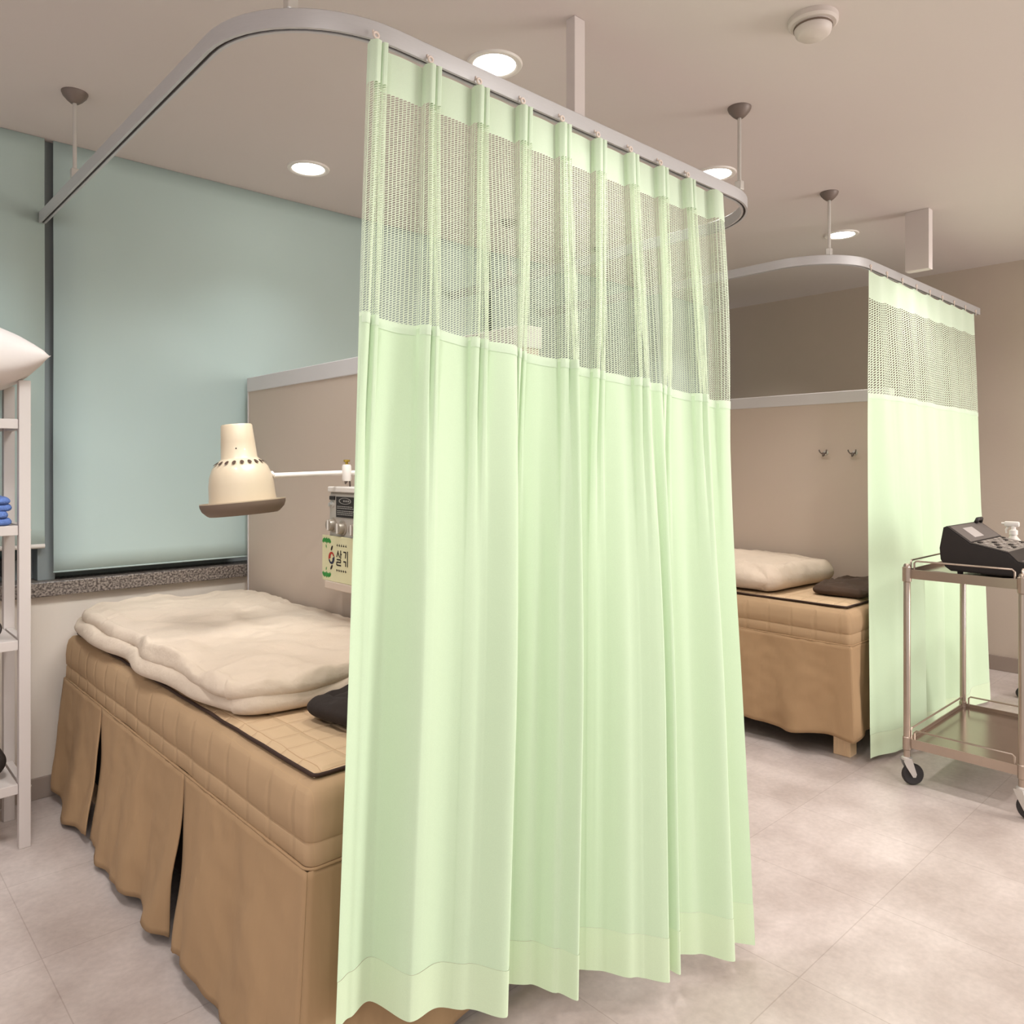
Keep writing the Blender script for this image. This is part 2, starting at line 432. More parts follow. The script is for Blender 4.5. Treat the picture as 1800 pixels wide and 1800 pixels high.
# boxed ends hanging from the ceiling in line with the partitions
struct('trim_5', boxes((1.560, 1.603, 1.427, 1.46, H-.32, H), bev=.002), M['ceiling'], label='boxed post end hanging from ceiling over near partition')
struct('trim_6', boxes((P2X, P2X+.05, 1.335, 1.444, H-.29, H), bev=.002), M['ceiling'], label='boxed post end hanging from ceiling over far partition')

# ------------------------------------------------------------------ downlights and added blind wash
def downlight(x, y, label):
    t = thing('recessed_downlight', label, 'light', (x, y, H), 0, 'recessed ceiling downlights')
    bm = bmesh.new()
    lathe(bm, [(.066,.0), (.066,-.004), (.074,-.008), (.084,-.006), (.087,-.001), (.087,0)], 40)
    link('trim_ring', bm, M['white'], t, True, 40)
    bm = bmesh.new(); lathe(bm, [(.0005,-.0035), (.03,-.0035), (.0655,-.003)], 40)
    link('diffuser', bm, M['lamp'], t, True)
    return t
seen = [(1.57,1.771,'bright round downlight right above the near curtain rail'), (1.551,2.92,'round downlight near the window, left of the near curtain'),
        (2.846,1.796,'round downlight beside the hanger rod at the far corner of the near rail'), (4.093,1.809,'small far downlight above the far curtain rail')]
for x, y, l in seen: downlight(x, y, l)
def spot(x, y, e, ang=105, blend=.6, col=(1,.968,.958)):
    l = bpy.data.lights.new('downlight_and_wash_beam', 'SPOT'); l.energy = e; l.spot_size = math.radians(ang); l.spot_blend = blend
    l.shadow_soft_size = .07; l.color = col
    o = bpy.data.objects.new('downlight_and_wash_beam', l); C.objects.link(o); o.location = (x, y, H-.02)
SP = 44
for k, (x, y, l) in enumerate(seen):
    if k != 1: spot(x, y, SP, 110, .6)
def added_wash(x, y, tx, e, ang=70):  # beams added to brighten the lower blinds; no downlight fixture stands here
    spot(x, y, e, ang, 1.0, (.93,.98,1)); o = C.objects[-1]; o.data.shadow_soft_size = .3
    o.rotation_euler = (Vector((tx, YW, .80))-Vector((x, y, H-.02))).to_track_quat('-Z', 'Y').to_euler()
added_wash(1.1, 1.72, 1.05, 150); added_wash(.2, 1.72, .1, 110); added_wash(2.5, 1.72, 2.5, 110)
spot(1.5, 2.92, 16, 105, .9, (.88,.95,1)); spot(.28, 2.92, 16, 105, .9, (.88,.95,1)); spot(2.83, 2.92, 30, 90)
for x in (-1.0, .28, 1.55, 2.83, 4.1):
    for y in (.65, -.5): spot(x, y, SP*.75, 156, .5)
spot(.28, 1.8, SP); spot(-1.0, 1.8, SP*.8); spot(4.7, 2.9, 18)

# ------------------------------------------------------------------ smoke detector, sprinkler
t = thing('smoke_detector', 'round white smoke detector on the ceiling, upper right', 'smoke detector', (2.06, .99, H))
bm = bmesh.new(); lathe(bm, [(.066,0), (.066,-.014), (.060,-.02), (.001,-.02)], 36); link('base', bm, M['detector'], t, True, 40)
bm = bmesh.new(); lathe(bm, [(.050,-.02), (.050,-.03), (.046,-.042), (.036,-.05), (.001,-.052)], 36); link('sensor_dome', bm, M['detector'], t, True, 40)
bm = bmesh.new(); lathe(bm, [(.0505,-.0235), (.0515,-.0235), (.0515,-.0285), (.0505,-.0285)], 36); link('vent_ring', bm, M['bowl'], t, True, 40)

# ------------------------------------------------------------------ curtain rails
ZR = CAM+.935
def rounded_path(pts, r, n=14):
    out = [Vector(pts[0])]
    for i in range(1, len(pts)-1):
        a, b, c = Vector(pts[i-1]), Vector(pts[i]), Vector(pts[i+1])
        u = (a-b).normalized(); v = (c-b).normalized()
        cen = b+u*r+v*r
        for k in range(n+1):
            th = PI/2*k/n
            out.append(cen - v*r*math.cos(th) - u*r*math.sin(th))
    out.append(Vector(pts[-1]))
    return out
def sweep(bm, path, prof):
    """prof: list of (side, z); closed cross-section"""
    rings = []
    for i, p in enumerate(path):
        a = path[max(0, i-1)]; b = path[min(len(path)-1, i+1)]
        t = (b-a).normalized(); s = Vector((t.y, -t.x, 0))
        rings.append([bm.verts.new(p + s*w + Vector((0,0,z))) for w, z in prof])
    n = len(prof)
    for i in range(len(rings)-1):
        for k in range(n): bm.faces.new((rings[i][k], rings[i][(k+1)%n], rings[i+1][(k+1)%n], rings[i+1][k]))
    bm.faces.new(rings[0][::-1]); bm.faces.new(rings[-1])
    bmesh.ops.recalc_face_normals(bm, faces=bm.faces[:])
    return bm
def rail(path, hangers, label, r):
    pts = rounded_path([(x, y, ZR) for x, y in path], r)
    t = thing('curtain_rail', label, 'curtain rail', (pts[0].x, pts[0].y, ZR), 0, 'ceiling-hung curtain rails')
    inv = Vector(t.location)
    P_ = [p-inv for p in pts]
    h, w = .021, .011
    bm = bmesh.new(); sweep(bm, P_, [(-w,-h), (-w*.35,-h), (-w*.35,-h+.006), (w*.35,-h+.006), (w*.35,-h), (w,-h), (w,h-.003), (w-.003,h), (-w+.003,h), (-w,h-.003)])
    link('track', bm, M['alu'], t, True, 30)
    bm = bmesh.new(); sweep(bm, P_, [(-w*.33,-h+.0055), (w*.33,-h+.0055), (w*.33,-h+.003), (-w*.33,-h+.003)])
    link('track_slot', bm, M['slot'], t)
    for hx, hy in hangers:
        q = Vector((hx, hy, 0)); q0 = Vector((inv.x, inv.y, 0)); d = q-q0
        ro = bmesh.new(); tube(ro, [(d.x, d.y, h-.001), (d.x, d.y, H-ZR-.02)], .0065, 12)
        rod = link('hanger_rod', ro, M['rod'], t, True, 40)
        cb = bmesh.new(); top = H-ZR
        lathe(cb, [(.001,top-.037), (.013,top-.036), (.024,top-.027), (.036,top-.013), (.040,top-.003), (.040,top), (.001,top)], 28, loc=(d.x, d.y, 0))
        link('ceiling_cup', cb, M['cup'], rod, True, 50)
        bb = boxes((d.x-.012, d.x+.012, d.y-.012, d.y+.012, h-.002, h+.03), bev=.003)
        link('clamp', bb, M['rod'], rod)
    return t
RY1 = 1.41
rail([(.667, 3.325), (.667, RY1), (2.63, RY1), (2.63, 3.325)], [(.667, 2.857), (.755, 1.498), (2.385, RY1), (2.63, 2.857)], 'near U-shaped aluminium curtain rail around the lamp bed', .29)
RY2 = 1.485
rail([(3.34, 3.325), (3.34, RY2), (5.25, RY2)], [(3.425, 1.57), (3.34, 2.857)], 'far aluminium curtain rail around the second bed', .29)

# ------------------------------------------------------------------ curtains
def knots(K, x):
    if x <= K[0][0]: return K[0][1]
    for (a, va), (b, vb) in zip(K, K[1:]):
        if x <= b:
            t = (x-a)/(b-a); t = t*t*(3-2*t); return lerp(va, vb, t)
    return K[-1][1]
def frac_of(px, A, B):
    """fraction along A->B that is seen in photo column px"""
    a = (px-900)/1346.0; nx, ny = (FY - a*FX), (-FX - a*FY)   # side - a*forward = 0
    fa = A.x*nx + A.y*ny; fb = B.x*nx + B.y*ny
    return fa/(fa-fb)
def curtain(label, T0, T1, B0, B1, pleat, low, vh, vm, nper, rows, net, pinch, hooks_u, sag=0.0, low_amp=1.0, loc=None, endcurl=0.0, jx=0):
    T0, T1, B0, B1 = map(Vector, (T0, T1, B0, B1))
    L = (T1-T0).length
    per = L/nper; w = pleat
    # top section columns: (s, n, cloth length)
    sec = []
    def add(s, n): sec.append((s, n))
    for k in range(nper):
        s0 = k*per
        if pinch:
            # pinch pleat first, then the flat run
            pl = [(0,0), (-.15*w,.6*w), (.1*w,1.0*w), (.45*w,.95*w), (.5*w,.35*w), (.55*w,.1*w), (.6*w,.4*w), (.62*w,.95*w), (.9*w,1.0*w), (1.0*w,.6*w), (.95*w,.1*w), (1.0*w, 0)]
            m = 3
            for (a, b), (c, d) in zip(pl, pl[1:]):
                for q in range(m): add(s0+lerp(a, c, q/m), lerp(b, d, q/m))
            nf = 16
            for q in range(nf): add(s0+lerp(w, per, q/nf), .004*math.sin(PI*q/nf))
        else:
            nf = 26
            for q in range(nf): add(s0+per*q/nf, w*(.5-.5*math.cos(2*PI*q/nf))*(.7+.6*abs(nz(k*1.7, 3.1))))
    add(L, 0)
    if pinch:
        sec = sec[:-1]
        for a, b in [(0,0), (-.15*w,.6*w), (.1*w,1.0*w), (.5*w,.9*w), (.9*w,.7*w), (1.0*w,.1*w)]: add(L+a, b)
    ell = [0.0]
    for (a, b), (c, d) in zip(sec, sec[1:]): ell.append(ell[-1]+math.hypot(c-a, d-b))
    LT = ell[-1]
    Tn = Vector(((T1-T0).y, -(T1-T0).x, 0)).normalized()
    Bd = (B1-B0); Bn = Vector((Bd.y, -Bd.x, 0)).normalized()
    Td = (T1-T0).normalized()
    cloth_scale = 1.0
    Hh = (T0.z-B0.z)
    def vmv(u, vals): return lerp(vals[0], vals[1], u)
    def point(j, v):
        s, n = sec[j]; f = ell[j]/LT; uT = s/L
        top = T0 + Td*s + Tn*n
        top.z -= sag*math.sin(PI*((uT*nper) % 1.0))**2 if sag else 0
        f2 = f*.55 + (s/L)*.45           # lower width follows the cloth more evenly
        nl = knots(low, f2)*low_amp
        wb = sstep(.0, .75, v)**.8
        rip = .010*nz(f*11, v*1.3, 2.0) + .004*nz(f*40, v*2.5, 5.0)*(1-v)**2
        # lower point
        bot = B0 + Bd*f2
        wt = 1 - sstep(.04, .60, v)
        # position on the hang line for both fractions
        base_top = T0 + (T1-T0)*uT
        a = lerp(uT, f2, 1-wt)
        P0 = T0 + (T1-T0)*a; Q0 = B0 + Bd*a
        hang = P0.lerp(Q0, v)
        nv = Tn.lerp(Bn, v).normalized()
        spread = 1 + .35*sstep(.05, .3, v)
        off = n*wt*spread*(1 - .25*v) + nl*wb + rip*sstep(.03,.2,v)
        q = hang + nv*off
        if s > L: q += Td*(s-L)*wt
        if sag: q.z -= sag*abs(math.sin(PI*uT*nper))**1.3*(1-sstep(0,.25,v))
        return q
    org = Vector(((T0.x+T1.x)/2, (T0.y+T1.y)/2, 0))
    t = thing('cubicle_curtain', label, 'curtain', org, 0, 'green cubicle curtains')
    def strip(name, va, vb, nr, m, over=0.0):
        bm = bmesh.new(); uvl = bm.loops.layers.uv.new('UVMap')
        G = []
        for r in range(nr+1):
            row = []
            for j in range(len(sec)):
                u = min(1, sec[j][0]/L); v = lerp(vmv(u, va), vmv(u, vb), r/nr)
                q = point(j, v) - org
                if over: q -= Vector((FX, FY, 0))*0 + (Tn*(-over))
                row.append((bm.verts.new(q), ell[j], v*Hh))
            G.append(row)
        for r in range(nr):
            for j in range(len(sec)-1):
                vs = (G[r][j], G[r+1][j], G[r+1][j+1], G[r][j+1])
                f = bm.faces.new([x[0] for x in vs])
                for lp, x in zip(f.loops, vs): lp[uvl].uv = (x[1], x[2])
        return link(name, bm, m, t, True)
    strip('heading_band', (0,0), (vh,vh), 6, M['heading'])
    strip('net_panel', (vh,vh), vm, 30, net)
    eps = .012
    strip('net_border', (vm[0]-.004, vm[1]-.004), (vm[0]+.007, vm[1]+.007), 2, M['heading'], over=.0012)
    hb = (.957, .957)
    strip('fabric_panel', vm, hb, rows, M['curtain'])
    strip('hem', hb, (1,1), 4, M['hem'], over=.0008)
    for u in hooks_u:
        p = T0 + (T1-T0)*u - org
        bm = bmesh.new()
        x, y, z = p.x + .25*w*(1 if pinch else 0), p.y + Tn.y*(.010 + (w*.3 if pinch else 0)), p.z
        q = jx
        torus(bm, (x, y, z+.014), .0062, .0026, 'Y', 14, 8)
        tube(bm, [(x+.001, y, z+.009), (x+.003, y, z+.001), (x+.001, y, z-.012)], .0022, 8)
        tube(bm, [(x, y, z+.019), (x, y-Tn.y*.012, z+.024), (x, y-Tn.y*.012, z+.030)], .0022, 8)
        link('curtain_hook', bm, M['plastic'], t, True, 50)
    return t

ZT = ZR-.021-.016
A0, A1 = Vector((.885, RY1-.004, ZT)), Vector((2.175, RY1-.004, ZT))
b0 = at(581, 1790, z=.19); b1 = at(1303, 1650, z=.03)
def low_from_px(K, B0, B1): return [(frac_of(px, B0, B1), n) for px, n in K]
K1 = low_from_px([(581,.03), (610,.01), (655,-.025), (705,.055), (760,.03), (800,.05), (852,.105), (888,.0), (925,.012), (955,.06), (975,.10), (1002,-.002), (1045,.01), (1085,.055), (1128,.10), (1146,.05), (1155,.08), (1178,.006), (1215,.022), (1252,.075), (1276,.004), (1320,.04)], b0, b1)
K1 = [(f, n+.0) for f, n in K1]
curtain('large pale green cubicle curtain with net top, in front of the near bed', A0, A1, b0, b1, .034, K1, .047, (.300,.334), 9, 46, M['net'], True,
        [k/9 for k in range(9)])
C0, C1 = at(1527, 468, Y=RY2-.004), at(1712, 0, Y=RY2-.004)
C0.z = C1.z = ZT+.012
d0 = at(1528, 1333, z=.025); d1 = at(1738, 1218, z=.025)
K2 = low_from_px([(1528,0), (1560,.035), (1600,.06), (1612,.03), (1640,.05), (1655,.01), (1680,.05), (1700,.02), (1720,.04), (1738,.0)], d0, d1)
curtain('smaller pale green cubicle curtain on the far rail behind the steel trolley', C0, C1, d0, d1, .014, K2, .062, (.275,.285), 8, 40, M['net_fine'], False,
        [k/8 for k in range(9)], sag=.016, low_amp=1.25)

# ------------------------------------------------------------------ beds
def ring_verts(x0, x1, y0, y1, r, n=6):
    pts = []
    for cx, cy, a0 in ((x1-r, y1-r, 0), (x0+r, y1-r, PI/2), (x0+r, y0+r, PI), (x1-r, y0+r, 1.5*PI)):
        for k in range(n+1):
            a = a0+PI/2*k/n; pts.append((cx+r*math.cos(a), cy+r*math.sin(a)))
    return pts
def bed(x0, x1, y0, y1, zt, zseam, zskirt, label, gaps, flare, feet, seed):
    t = thing('treatment_bed', label, 'bed', ((x0+x1)/2, (y0+y1)/2, 0), 0, 'treatment beds')
    ox, oy = (x0+x1)/2, (y0+y1)/2
    X0, X1, Y0, Y1 = x0-ox, x1-ox, y0-oy, y1-oy
    # mattress: soft box built from stacked rings
    bm = bmesh.new(); levels = []
    hh = zt-zseam
    prof = [(.004, zseam), (-.001, zseam+.006), (0, zseam+.03), (.0, zseam+.045), (.003, zseam+.05), (-.001, zseam+.056), (-.003, zseam+hh*.55), (0, zt-.04), (.006, zt-.018), (.018, zt-.005), (.04, zt), (.12, zt+.001), (.25, zt+.001)]
    rings = []
    for ins, z in prof:
        base = []
        # dense perimeter
        L_ = []
        per = []
        a, b, c, d = X0+ins, X1-ins, Y0+ins, Y1-ins
        r = max(.022-ins*.5, .006)
        P_ = ring_verts(a, b, c, d, r, 4)
        # subdivide long sides
        Q = []
        for i in range(len(P_)):
            p, q = Vector(P_[i]), Vector(P_[(i+1) % len(P_)])
            n = 1 if (q-p).length < .05 else (44 if abs(q.y-p.y) > .8 else 16)
            for k in range(n): Q.append(p.lerp(q, k/n))
        ring = []
        for p in Q:
            wv = .004*nz(p.x*6+seed, p.y*6, z*8) if .004 > -1 and 0 < ins+.01 else 0
            ring.append(bm.verts.new((p.x+wv, p.y+wv, z+.003*nz(p.x*5, p.y*5, seed))))
        rings.append(ring)
    for A, B in zip(rings, rings[1:]):
        n = len(A)
        if len(B) != n: continue
        for k in range(n): bm.faces.new((A[k], A[(k+1)%n], B[(k+1)%n], B[k]))
    bm.faces.new(rings[-1]); bm.faces.new(rings[0][::-1])
    bmesh.ops.recalc_face_normals(bm, faces=bm.faces[:])
    mo = link('mattress', bm, M['mattress'], t, True, 50)
    # seam piping
    bm = bmesh.new()
    P_ = [(p[0], p[1], zseam+.002) for p in ring_verts(X0-.002, X1+.002, Y0-.002, Y1+.002, .022, 5)]
    tube(bm, P_+[P_[0]], .0035, 6); link('piping', bm, M['tan'], mo, True)
    # base box
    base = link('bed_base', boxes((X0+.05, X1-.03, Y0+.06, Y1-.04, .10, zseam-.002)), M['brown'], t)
    for fx, fy in feet:
        b = boxes((X0+fx, X0+fx+.065, Y0+fy, Y0+fy+.075, 0, .101), bev=.003); link('foot', b, M['wood'], t)
    # skirt panels: run around near end, long side (x0) and far end
    def panel(name, p0, p1, out, gap0, gap1, sd, c0=False, c1=False):
        p0, p1, out = Vector(p0), Vector(p1), Vector(out)
        Lp = (p1-p0).length; n = max(10, int(Lp*60)); m = 26
        bm = bmesh.new(); G = []
        for i in range(n+1):
            a = i/n; row = []
            for j in range(m+1):
                h = j/m
                q = p0.lerp(p1, a); d = (p1-p0).normalized()
                g0, g1 = gap0*h**1.3, gap1*h**1.3
                q = q + d*(g0*(1-a)**6 - g1*a**6)
                s = a*Lp
                wv = .018*math.sin(s*24+sd) *.5 + .026*nz(s*5.5+sd, h*.8, 1) + .012*nz(s*14+sd, h*2.5+s*2, 4)
                off = 0.0
                # pleat edges roll back in
                if c0:
                    wv *= sstep(0, .16, s); q = q - d*(.002+flare*h**1.1)*(1-a)
                if c1:
                    wv *= sstep(0, .16, Lp-s); q = q + d*(.002+flare*h**1.1)*a
                off = .002 + flare*h**1.1 + wv*h**.9*1.2 + .004*nz(s*20, h*9+s*6, sd)*min(1, 8*s, 8*(Lp-s))
                ed = 0 if False else max(sstep(.06, 0, a*Lp) if gap0 else 0, sstep(.06, 0, (1-a)*Lp) if gap1 else 0)
                off -= ed*.02*h
                zf = (sstep(0, .16, s) if c0 else 1)*(sstep(0, .16, Lp-s) if c1 else 1)
                z = lerp(zseam, zskirt + zf*(.014*nz(s*6+sd, 7.7) + .012*math.sin(s*9+sd)), h)
                q = q + out*off
                row.append(bm.verts.new((q.x, q.y, max(z, .006))))
            G.append(row)
        for i in range(n):
            for j in range(m): bm.faces.new((G[i][j], G[i][j+1], G[i+1][j+1], G[i+1][j]))
        o = link(name, bm, M['tan'], t, True)
        s_ = o.modifiers.new('thick', 'SOLIDIFY'); s_.thickness = .003
        return o
    ys = [Y0]+[g-oy for g in gaps]+[Y1]
    for k in range(len(ys)-1):
        panel('skirt_panel', (X0, ys[k], 0), (X0, ys[k+1], 0), (-1,0,0), (.022 if k == 1 else .006) if k else 0, (.022 if k == 0 else .006) if k < len(ys)-2 else -flare*.4, seed+k*3, c0=(k == 0))
    panel('skirt_panel', (X0, Y0, 0), (X1, Y0, 0), (0,-1,0), 0, 0, seed+11, c0=True)
    return t
BX0, BX1, BY0, BY1, BZ = .738, 1.44, 1.39, 3.30, .615
bed(BX0, BX1, BY0, BY1, BZ, .452, .035, 'near treatment bed with tan quilted cover and pleated skirt', [2.05, 2.80], .058, [(.06,.10), (.06,1.75), (.57,.10), (.57,1.75)], 3)
DX0, DX1, DY0, DY1, DZ = 3.26, 3.955, 1.405, 3.27, .64
bed(DX0, DX1, DY0, DY1, DZ, .49, .095, 'far treatment bed with tan skirt and wooden feet, behind the far curtain', [], .03, [(.05,.02), (.05,1.7), (.57,.10), (.57,1.7)], 21)

def mat_obj(x0, x1, y0, y1, z, label, skew=0.0):
    t = thing('quilted_mat', label, 'mat', ((x0+x1)/2, (y0+y1)/2, z), skew, 'quilted mats on the beds')
    a, b = (x1-x0)/2, (y1-y0)/2
    bm = bmesh.new(); n1, n2 = 30, 70; G = []
    for i in range(n1+1):
        row = []
        for j in range(n2+1):
            x, y = lerp(-a, a, i/n1), lerp(-b, b, j/n2)
            e = min(a-abs(x), b-abs(y)); 
            hz = .012*math.sqrt(min(1, e/.012)) if e > 0 else 0
            row.append(bm.verts.new((x, y, .003+hz+.003*nz(x*9, y*9, 2))))
        G.append(row)
    for i in range(n1):
        for j in range(n2): bm.faces.new((G[i][j], G[i+1][j], G[i+1][j+1], G[i][j+1]))
    link('quilted_top', bm, M['mat'], t, True)
    bm = bmesh.new(); cs = ring_verts(-a, a, -b, b, .012, 4); pp = []
    for i in range(len(cs)):
        p, q = Vector(cs[i]), Vector(cs[(i+1)%len(cs)]); n = 24 if (q-p).length > .1 else 1
        for k in range(n):
            r = p.lerp(q, k/n); pp.append((r.x+.003*nz(r.x*12, r.y*12), r.y+.003*nz(r.y*12, r.x*12), .0065+.002*nz(r.x*10, r.y*10, 3)))
    tube(bm, pp+[pp[0]], .0042, 8); link('dark_binding', bm, M['pipe'], t, True)
    return t
mat_obj(.770, 1.425, 1.425, 3.26, BZ+.001, 'quilted tan mat with dark binding on the near bed', .0)
mat_obj(3.30, 3.93, 1.44, 3.22, DZ+.001, 'quilted tan mat with dark binding on the far bed')

def duvet(x0, x1, y0, y1, z, th, label, seed, two=True):
    ox, oy = (x0+x1)/2, (y0+y1)/2
    t = bmesh.new()
    if two:
        puff(t, x0-ox-.004, x1-ox, y0-oy, y1-oy, 0, th*.62, 90, 130, .006, 7, seed, crown=.05, wob=.03)
        puff(t, x0-ox+.012, x1-ox-.004, y0-oy+.004, y1-oy-.01, th*.42, th*.62, 120, 170, .015, 4.6, seed+3, crown=.10, wob=.05)
    else:
        puff(t, x0-ox, x1-ox, y0-oy, y1-oy, 0, th, 90, 130, .016, 5, seed, crown=.2, wob=.04)
    bmesh.ops.recalc_face_normals(t, faces=t.faces[:])
    o = link('folded_duvet', t, M['blanket'], None, True)
    o.location = (ox, oy, z)
    return tag(o, label, 'duvet', 'folded duvets on the beds')
duvet(.742, 1.435, 1.80, 3.275, BZ+.021, .085, 'cream folded duvet spread over the near bed below the lamp', 11)
duvet(3.30, 3.95, 1.75, 3.24, DZ+.021, .13, 'cream folded duvet on the far bed', 31, False)

def cushion(x0, x1, y0, y1, z, th, label, m, name, cat, rz=0, seed=0, wr=.01):
    ox, oy = (x0+x1)/2, (y0+y1)/2
    bm = bmesh.new(); puff(bm, x0-ox, x1-ox, y0-oy, y1-oy, 0, th, 50, 40, wr, 9, seed, crown=.5, wob=.03)
    bmesh.ops.recalc_face_normals(bm, faces=bm.faces[:])
    o = link(name, bm, m, None, True); o.location = (ox, oy, z); o.rotation_euler = (0, 0, rz)
    return tag(o, label, cat)
cushion(.93, 1.34, 1.52, 1.77, BZ+.021, .075, 'black cushion on the near bed at the foot of the duvet', M['blackcloth'], 'cushion', 'cushion', .12, 5)
cushion(3.46, 3.92, 1.44, 1.69, DZ+.021, .05, 'dark brown folded cloth on the far bed beside the duvet', M['browncloth'], 'folded_cloth', 'cloth', .05, 8, .014)

# ------------------------------------------------------------------ infrared lamp
LP = at(428, 893, X=1.036)
t = thing('infrared_lamp', 'cream metal heat lamp with vented dome shade on a white arm', 'lamp', (LP.x, LP.y, 1.129))
# shade, tilted a little
tilt = Matrix.Rotation(math.radians(5), 4, Vector((-FX, -FY, 0)))
S = 1.0
shade = bmesh.new()
prof = [(.040,.262), (.0455,.262), (.048,.258), (.052,.205), (.0555,.155), (.060,.150), (.072,.141), (.085,.124), (.095,.098), (.0995,.070), (.1015,.030), (.1035,.012), (.112,.006), (.122,.010), (.129,.018), (.1315,.018), (.129,.006), (.124,-.006), (.110,-.020), (.104,-.024), (.1015,-.018), (.100,.01), (.096,.06), (.09,.1), (.07,.135), (.05,.15), (.044,.2), (.040,.262)]
lathe(shade, prof, 64, mtx=tilt)
so = link('lamp_shade', shade, M['cream'], t, True, 40)
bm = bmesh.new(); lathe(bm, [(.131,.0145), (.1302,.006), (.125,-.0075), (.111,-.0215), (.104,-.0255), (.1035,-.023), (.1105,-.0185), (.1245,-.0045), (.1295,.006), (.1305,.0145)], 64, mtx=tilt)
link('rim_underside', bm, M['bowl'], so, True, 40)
bm = bmesh.new(); lathe(bm, [(.001,.235), (.040,.238), (.042,.24)], 32, mtx=tilt); link('neck_cap', bm, M['cream'], so, True)
hb = bmesh.new()
for k in range(20):
    a = 2*PI*k/20
    c = Vector((.0745*math.cos(a), .0745*math.sin(a), .140)); nrm = Vector((math.cos(a)*.55, math.sin(a)*.55, .83)).normalized()
    tx = Vector((-math.sin(a), math.cos(a), 0)); ty = nrm.cross(tx).normalized()
    vs = [hb.verts.new(tilt @ (c + nrm*.0012 + tx*.006*math.cos(q*PI/6) + ty*.0095*math.sin(q*PI/6))) for q in range(12)]
    hb.faces.new(vs)
link('vent_holes', hb, M['hole'], so)
bm = bmesh.new(); c = tilt @ Vector((0,0,.185)); d = Vector((-FX, -FY, 0)); 
dd = (Matrix.Rotation(math.radians(12), 4, 'Z') @ d)
bmesh.ops.create_uvsphere(bm, u_segments=10, v_segments=6, radius=.0025, matrix=Matrix.Translation(c+dd*.053)); link('screw', bm, M['ink'], so, True)
# bulb inside
bm = bmesh.new(); lathe(bm, [(.001,.02), (.05,.03), (.06,.05), (.05,.09), (.03,.13), (.02,.16)], 24, mtx=tilt); link('bulb', bm, M['red'], so, True)
# arm
e0 = at(482, 836, X=1.12); e1 = at(604, 831, X=1.36)
L0 = Vector(t.location)
bm = bmesh.new(); tube(bm, [Vector((LP.x+.085, LP.y-.02, 1.129+.105))-L0, e0-L0, e1-L0], .0085, 14); arm = link('arm', bm, M['white'], t, True, 40)
bm = bmesh.new(); lathe(bm, [(.001,-.028), (.014,-.028), (.016,-.022), (.016,.022), (.013,.028), (.001,.028)], 20, loc=e1-L0+Vector((.006,-.01,0))); jo = link('pivot', bm, M['white'], t, True, 40)
bm = bmesh.new(); lathe(bm, [(.001,.028), (.005,.028), (.005,.036), (.011,.038), (.011,.044), (.001,.045)], 14, loc=e1-L0+Vector((.006,-.01,0))); link('wing_screw', bm, M['gold'], jo, True, 40)
bm = bmesh.new(); q = e1-L0+Vector((.006,-.01,0)); tube(bm, [q, q+Vector((.085-.006,-.03,0))], .008, 12); box(bm, P1X-L0.x-.010, P1X-L0.x, q.y-.06, q.y-.0, q.z-.045, q.z+.045, bev=.002); link('wall_bracket', bm, M['white'], t, True, 40)

# ------------------------------------------------------------------ therapy device on the near partition
DZ0, DZ1 = .925, 1.180
YD = at(580, 857, X=1.35).y
t = thing('therapy_device', 'grey wall-mounted therapy device with knobs and black display beside the lamp arm', 'medical device', (1.40, YD-.15, DZ0))
o0 = Vector(t.location)
def loc(x, y, z): return Vector((x, y, z))-o0
bm = boxes((1.35-o0.x, P1X-o0.x-.001, -.15, .15, 0, DZ1-DZ0-.012), bev=.006); body = link('housing', bm, M['devgrey'], t, False)
bm = boxes((1.342-o0.x, P1X-o0.x-.001, -.153, .153, DZ1-DZ0-.012, DZ1-DZ0+.006), bev=.003); link('lid', bm, M['white'], t)
FXD = 1.35-o0.x
link('face_plate', boxes((FXD-.003, FXD, -.145, .145, .008, DZ1-DZ0-.02)), mat('face_plate_silver', srgb(190,182,172), .4, .2), t)
# display
dsp = link('display', boxes((FXD-.006, FXD-.003, -.02, .098, .158, .228)), M['black'], t)
bm = bmesh.new()
for k in range(28):
    a, b = 2*PI*k/28, 2*PI*(k+1)/28
    for (r1, r2) in ((1.0, .84),):
        def pp(an, r): return (FXD-.0066, .039+.040*r*math.cos(an), .214+.011*r*math.sin(an))
        bm.faces.new([bm.verts.new(pp(a, r1)), bm.verts.new(pp(b, r1)), bm.verts.new(pp(b, r2)), bm.verts.new(pp(a, r2))])
random.seed(3)
for zz in (.195, .189, .180, .174, .168):
    y = .09
    while y > -.01:
        ln = random.uniform(.004, .012)
        box(bm, FXD-.0068, FXD-.006, y-ln, y, zz-.0014, zz+.0014); y -= ln+.003
for y in (.05, .036, .022): box(bm, FXD-.0068, FXD-.006, y-.009, y, .211, .217)
link('display_print', bm, M['inkgrey'], dsp)
def knob(y, z, r, d=.02):
    R = Matrix.Rotation(-PI/2, 4, 'Y')
    bm = bmesh.new(); lathe(bm, [(r*1.25,0), (r*1.25,.003), (r,.005), (r*.92,d), (r*.85,d+.002), (.0005,d+.002)], 24, mtx=R, loc=(FXD-.003, y, z))
    k = link('knob', bm, mat('knob_grey', srgb(160,148,134), .35, .4), t, True, 40)
    bm = bmesh.new(); box(bm, FXD-.003-d-.005, FXD-.003-d-.001, y-.0025, y+.0025, z-r*.8, z+r*.8); link('pointer', bm, M['white'], k)
knob(.120, .130, .021); knob(.058, .122, .021); knob(-.03, .122, .021); knob(-.1, .128, .021)
